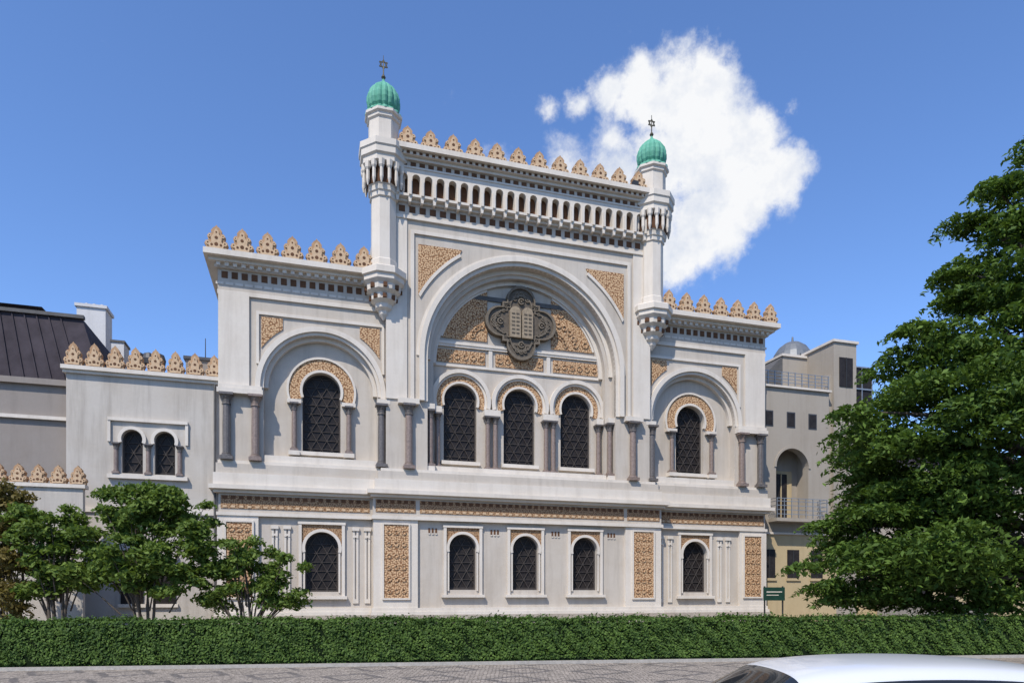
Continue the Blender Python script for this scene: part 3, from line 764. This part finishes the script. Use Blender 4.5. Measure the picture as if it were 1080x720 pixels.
def shrub(name,base,blobs,mat,lsize=.10,dens=420,stems=5,fill=9):
    e=empty(name,(0,0,0),0); ps=[]; V=[];F=[]
    sub=[]
    for (x,y,z,r) in blobs:
        k=int(fill*r*r)+4
        for i in range(k):
            d=Vector((random.gauss(0,1),random.gauss(0,1),random.gauss(0,1))).normalized()*r*random.uniform(.3,1.05)
            rr=random.uniform(.22,.48)
            c=(x+d.x,y+d.y,max(.9,z+d.z*.9)); sub.append((c,rr))
    for c,rr in sub:
        ps.append(clump(c,(rr,rr,rr*.62),int(dens*rr*1.0),.15))
        ps.append(fronds(c,(rr,rr,rr*.62),4,.3,6))
    leaves('foliage',np.vstack(ps),lsize,mat,e,flat=.3,asp=.5)
    for i in range(stems):
        a=2*PI*i/stems; b0=(base[0]+.18*math.cos(a),base[1]+.18*math.sin(a),-.02)
        t=random.choice(blobs); top=(t[0]+random.uniform(-.4,.4),t[1],t[2])
        curve_limb(V,F,b0,top,.06,.025,sag=.1)
    for c,rr in random.sample(sub,min(len(sub),30)):
        curve_limb(V,F,(base[0]+(c[0]-base[0])*.35,base[1]+(c[1]-base[1])*.35,c[2]*.5),c,.03,.008,sag=.05)
    wood('stems',V,F,e)
shrub('small_maple_tree',(-12.6,23.5),[(-12.3,23.5,5.5,.8),(-13.3,23.6,4.9,1.0),(-11.4,23.5,4.8,.95),(-14.3,23.8,4.0,1.0),(-12.5,23.2,4.0,1.1),(-10.7,23.4,4.0,.9),(-13.4,23.3,3.0,1.0),(-11.6,23.3,3.0,1.0),(-14.6,23.5,2.7,.7),(-10.5,23.5,2.9,.8),(-12.4,23.4,2.4,.8)],L_mid,.10)
shrub('lilac_shrub',(-9.2,23.8),[(-9.9,23.8,2.9,.85),(-9.0,23.7,3.4,.85),(-8.0,23.8,2.9,.85),(-9.2,23.6,2.2,.9),(-10.3,23.8,2.0,.8),(-7.9,23.7,2.0,.7)],L_mid,.085)
shrub('hazel_shrub',(-15.9,23.9),[(-15.5,23.9,4.3,.9),(-16.6,23.9,4.0,1.0),(-15.5,23.8,2.9,.9),(-16.4,23.7,2.5,.9),(-17.2,23.9,4.5,.8)],L_mid,.095,fill=8)
shrub('bronze_shrub',(-18,24.5),[(-17.6,24.3,5.0,.8),(-18.5,24.5,5.3,.9),(-18.3,24.2,4.0,1.1),(-17.2,24.2,3.2,.8),(-18.6,24.2,2.6,1.0),(-17.4,24,1.8,.8),(-19.3,24.4,4.6,1.0)],L_yel,.09,dens=380)

A=Vector(HA);B=Vector(HB);D=(B-A).normalized();NN=Vector((-D.y,D.x)); Ln=(B-A).length
he=empty('box_hedge',(0,0,0),0)
n=125000
s=rng.uniform(12,Ln-17,n); t=rng.uniform(-.42,.45,n); z=rng.uniform(.03,1.28,n)
face=rng.random(n)
fr=face<.62; tp=(face>=.62)
wob=.03*np.sin(s*1.7)+.025*np.sin(s*4.3+1)+.02*np.sin(s*9.1)
lump=.035*np.sin(z*8+s*2.1)*np.sin(s*3.3+z*3)+.03*np.sin(s*13+z*11)
t=np.where(fr,-.44+np.abs(rng.normal(0,.06,n))-wob*.9+lump+.06*(z<.15),t)
z=np.where(tp,1.26+wob*.8+rng.normal(0,.03,n)+.14*(rng.random(n)**16),z)
t=np.where(z>1.1,t*.97,t)
C=np.stack([A.x+D.x*s+NN.x*t,A.y+D.y*s+NN.y*t,z],1)
ns=np.where(fr[:,None],np.array([-NN.x,-NN.y,.35])[None,:],np.array([0,0,1.0])[None,:])
leaves('hedge_leaves',C,.045,L_hed,he,flat=0,asp=.6,Nrm=ns)
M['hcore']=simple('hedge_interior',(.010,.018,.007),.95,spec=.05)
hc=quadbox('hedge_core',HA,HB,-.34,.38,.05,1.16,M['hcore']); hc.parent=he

# ---------------------------------------------------------------- car
M['cpaint']=simple('white_car_paint',(.56,.56,.555),.3,var=.02,bs=0)
M['cpaint'].node_tree.nodes['Principled BSDF'].inputs['Coat Weight'].default_value=.5
M['cglass']=simple('car_glass',(.02,.022,.024),.05,bs=0)
M['rubber']=simple('rubber_black',(.02,.02,.02),.7)
M['alloy']=simple('alloy_wheel',(.5,.5,.52),.3,metal=.8)
M['lamp']=simple('lamp_lens',(.6,.6,.62),.1,bs=0)
M['red']=simple('tail_lamp',(.4,.02,.02),.2,bs=0)
car=empty('parked_car',(.08,5.75,-.13),math.radians(2.5))
st_=[
(0.0,.35,.55,.62,.62,.50),(0.12,.22,.66,.80,.74,.62),(.55,.20,.76,.87,.88,.70),(1.15,.20,.86,.89,.99,.74),(1.35,.20,.90,.89,1.06,.74),
(2.12,.20,.95,.89,1.52,.60),(2.3,.20,.955,.89,1.565,.605),(2.6,.20,.96,.89,1.595,.61),(3.1,.20,.97,.89,1.615,.61),(3.8,.20,.98,.88,1.60,.60),(4.25,.20,.98,.87,1.55,.58),(4.62,.22,.97,.84,1.02,.64),(4.72,.35,.8,.74,.82,.6)]
V=[];F=[];MI=[]
def sec(s):
    x,zb,zt,w,z,rw=s
    h=[(w*.85,zb),(w*.98,zb+.12),(w,(zb+zt)/2),(w*.97,zt),(rw+.05,z-.12 if z-zt>.2 else z-.03),(rw-.03,z-.035),(rw*.5,z-.005),(0,z)]
    return [(x,-a,b) for a,b in h]+[(x,a,b) for a,b in h[-2::-1]]
for q in st_: V+=sec(q)
k=15
for i in range(len(st_)-1):
    for j in range(k-1):
        F.append((i*k+j,i*k+j+1,(i+1)*k+j+1,(i+1)*k+j))
        side = j in (3,10); top = 4<=j<=9
        g=0
        if side and 4<=i<=10: g=1
        if top and i in (4,10): g=1
        MI.append(g)
F.append(tuple(range(k))); MI.append(0); F.append(tuple((len(st_)-1)*k+j for j in range(k-1,-1,-1))); MI.append(0)
me=bpy.data.meshes.new('body'); me.from_pydata(V,[],F); me.materials.append(M['cpaint']); me.materials.append(M['cglass'])
for p,g in zip(me.polygons,MI): p.material_index=g; p.use_smooth=True
bm=bmesh.new(); bm.from_mesh(me)
bmesh.ops.recalc_face_normals(bm,faces=bm.faces)
cl_=bm.edges.layers.float.get('crease_edge') or bm.edges.layers.float.new('crease_edge')
for e in bm.edges:
    if len(e.link_faces)==2 and e.link_faces[0].material_index!=e.link_faces[1].material_index: e[cl_]=.75
bm.to_mesh(me); bm.free()
o=bpy.data.objects.new('body',me); scn.collection.objects.link(o); o.parent=car
sm=o.modifiers.new('s','SUBSURF'); sm.levels=3; sm.render_levels=3
mb=MB()
def wheel(x,y):
    prof=[(.20,-.10),(.31,-.11),(.33,-.07),(.33,.07),(.31,.11),(.20,.10)]
    for mat,pr in (('rubber',prof),('alloy',[(.0,-.06),(.20,-.085),(.215,-.04),(.215,.04),(.0,.05)])):
        vs=[];fs=[];n=28
        for r,t in pr:
            for i in range(n): vs.append((x+r*math.cos(2*PI*i/n),y+t,.33+r*math.sin(2*PI*i/n)))
        for j in range(len(pr)-1):
            for i in range(n): fs.append((j*n+i,j*n+(i+1)%n,(j+1)*n+(i+1)%n,(j+1)*n+i))
        mb.add(mat,vs,fs)
for x in (.85,3.75):
    for y in (-.80,.80): wheel(x,y)
for sgn in (-1,1):
    mb.box('rubber',1.9,3.4,sgn*.875-.012,sgn*.875+.012,.42,.50)
    mb.box('cpaint',1.62,1.78,sgn*1.0-.10,sgn*1.0+.10,.98,1.12)
    mb.box('cpaint',2.55,2.75,sgn*.885-.02,sgn*.885+.02,.86,.89)
    mb.box('lamp',.06,.3,sgn*.62-.14,sgn*.62+.14,.58,.70)
    mb.box('red',4.6,4.7,sgn*.66-.1,sgn*.66+.1,.72,.92)
mb.box('rubber',-.02,.06,-.35,.35,.38,.5)
mb.emit(car)

# ---------------------------------------------------------------- camera
cam=bpy.data.cameras.new('camera'); co=bpy.data.objects.new('camera',cam); scn.collection.objects.link(co)
co.location=(0,0,2.0); co.rotation_euler=(PI/2,0,0)
cam.sensor_width=36; cam.lens=24; cam.shift_y=267/1080; cam.clip_end=3000; cam.clip_start=.1
scn.camera=co
# ---------------------------------------------------------------- light
EL=math.radians(51); AZI=math.radians(203)
sd=Vector((math.sin(AZI)*math.cos(EL),math.cos(AZI)*math.cos(EL),math.sin(EL)))
sl=bpy.data.lights.new('sun','SUN'); sl.energy=5.0; sl.angle=math.radians(.53); sl.color=(1,.94,.85)
so=bpy.data.objects.new('sun',sl); so.rotation_euler=sd.to_track_quat('Z','Y').to_euler(); so.location=(0,-20,60); scn.collection.objects.link(so)
w=bpy.data.worlds.new('World'); scn.world=w; w.use_nodes=True; nt=w.node_tree; nt.nodes.clear()
sky=N(nt,'ShaderNodeTexSky',sky_type='NISHITA'); sky.sun_disc=False; sky.sun_elevation=EL; sky.sun_rotation=AZI; sky.altitude=200; sky.air_density=1.0; sky.dust_density=.4; sky.ozone_density=2.5
tint=mixc(nt,1.0,sky.outputs[0],(1.25,1.52,1.95),'MULTIPLY')
bg=N(nt,'ShaderNodeBackground'); bg.inputs[1].default_value=.115; L(nt,tint,bg.inputs[0])
tc=N(nt,'ShaderNodeTexCoord').outputs['Generated']
wn=noise(nt,tc,7,6,.62); wv=N(nt,'ShaderNodeVectorMath',operation='SUBTRACT'); L(nt,wn.outputs['Color'],wv.inputs[0]); wv.inputs[1].default_value=(.5,.5,.5)
ws_=N(nt,'ShaderNodeVectorMath',operation='SCALE'); ws_.inputs['Scale'].default_value=.10; L(nt,wv.outputs[0],ws_.inputs[0])
wa=N(nt,'ShaderNodeVectorMath',operation='ADD'); L(nt,tc,wa.inputs[0]); L(nt,ws_.outputs[0],wa.inputs[1])
blobs=[(572,116,16,.5),(606,112,22,.6),(636,108,28,.75),(675,108,34,.95),(716,102,42,1),(746,84,34,1),(750,150,60,1),(788,140,38,1),(812,180,36,1),(794,205,42,1),(750,232,48,1),(718,270,32,.9),(695,170,44,.85),(645,165,32,.55),(640,205,40,.62),(585,185,36,.5),(540,182,30,.45),(838,100,13,.36),(685,235,46,.85)]
acc=None
for x,y,r,st2 in blobs:
    d=Vector(((x-540)/720,1,(627-y)/720)); ln=d.length; d.normalize()
    dn=N(nt,'ShaderNodeVectorMath',operation='DISTANCE'); L(nt,wa.outputs[0],dn.inputs[0]); dn.inputs[1].default_value=d
    mr=N(nt,'ShaderNodeMapRange'); mr.inputs['From Min'].default_value=0; mr.inputs['From Max'].default_value=r/720/ln*1.45
    mr.inputs['To Min'].default_value=st2; mr.inputs['To Max'].default_value=0; L(nt,dn.outputs['Value'],mr.inputs[0])
    acc=mr.outputs[0] if acc is None else math_(nt,'MAXIMUM',acc,mr.outputs[0])
fn=noise(nt,tc,20,7,.68)
m1=math_(nt,'ADD',acc,math_(nt,'MULTIPLY',math_(nt,'SUBTRACT',fn.outputs[0],.5),.8))
mk=N(nt,'ShaderNodeMapRange',interpolation_type='SMOOTHSTEP'); mk.inputs['From Min'].default_value=.13; mk.inputs['From Max'].default_value=.54; L(nt,m1,mk.inputs[0])
cn=noise(nt,tc,14,5,.65)
cc=ramp(nt,cn.outputs[0],[(.30,(.70,.76,.88)),(.54,(.97,.98,1.0))])
bc=N(nt,'ShaderNodeBackground'); bc.inputs[1].default_value=.97; L(nt,cc,bc.inputs[0])
mx=N(nt,'ShaderNodeMixShader'); L(nt,mk.outputs[0],mx.inputs[0]); L(nt,bg.outputs[0],mx.inputs[1]); L(nt,bc.outputs[0],mx.inputs[2])
ow=N(nt,'ShaderNodeOutputWorld'); L(nt,mx.outputs[0],ow.inputs[0])
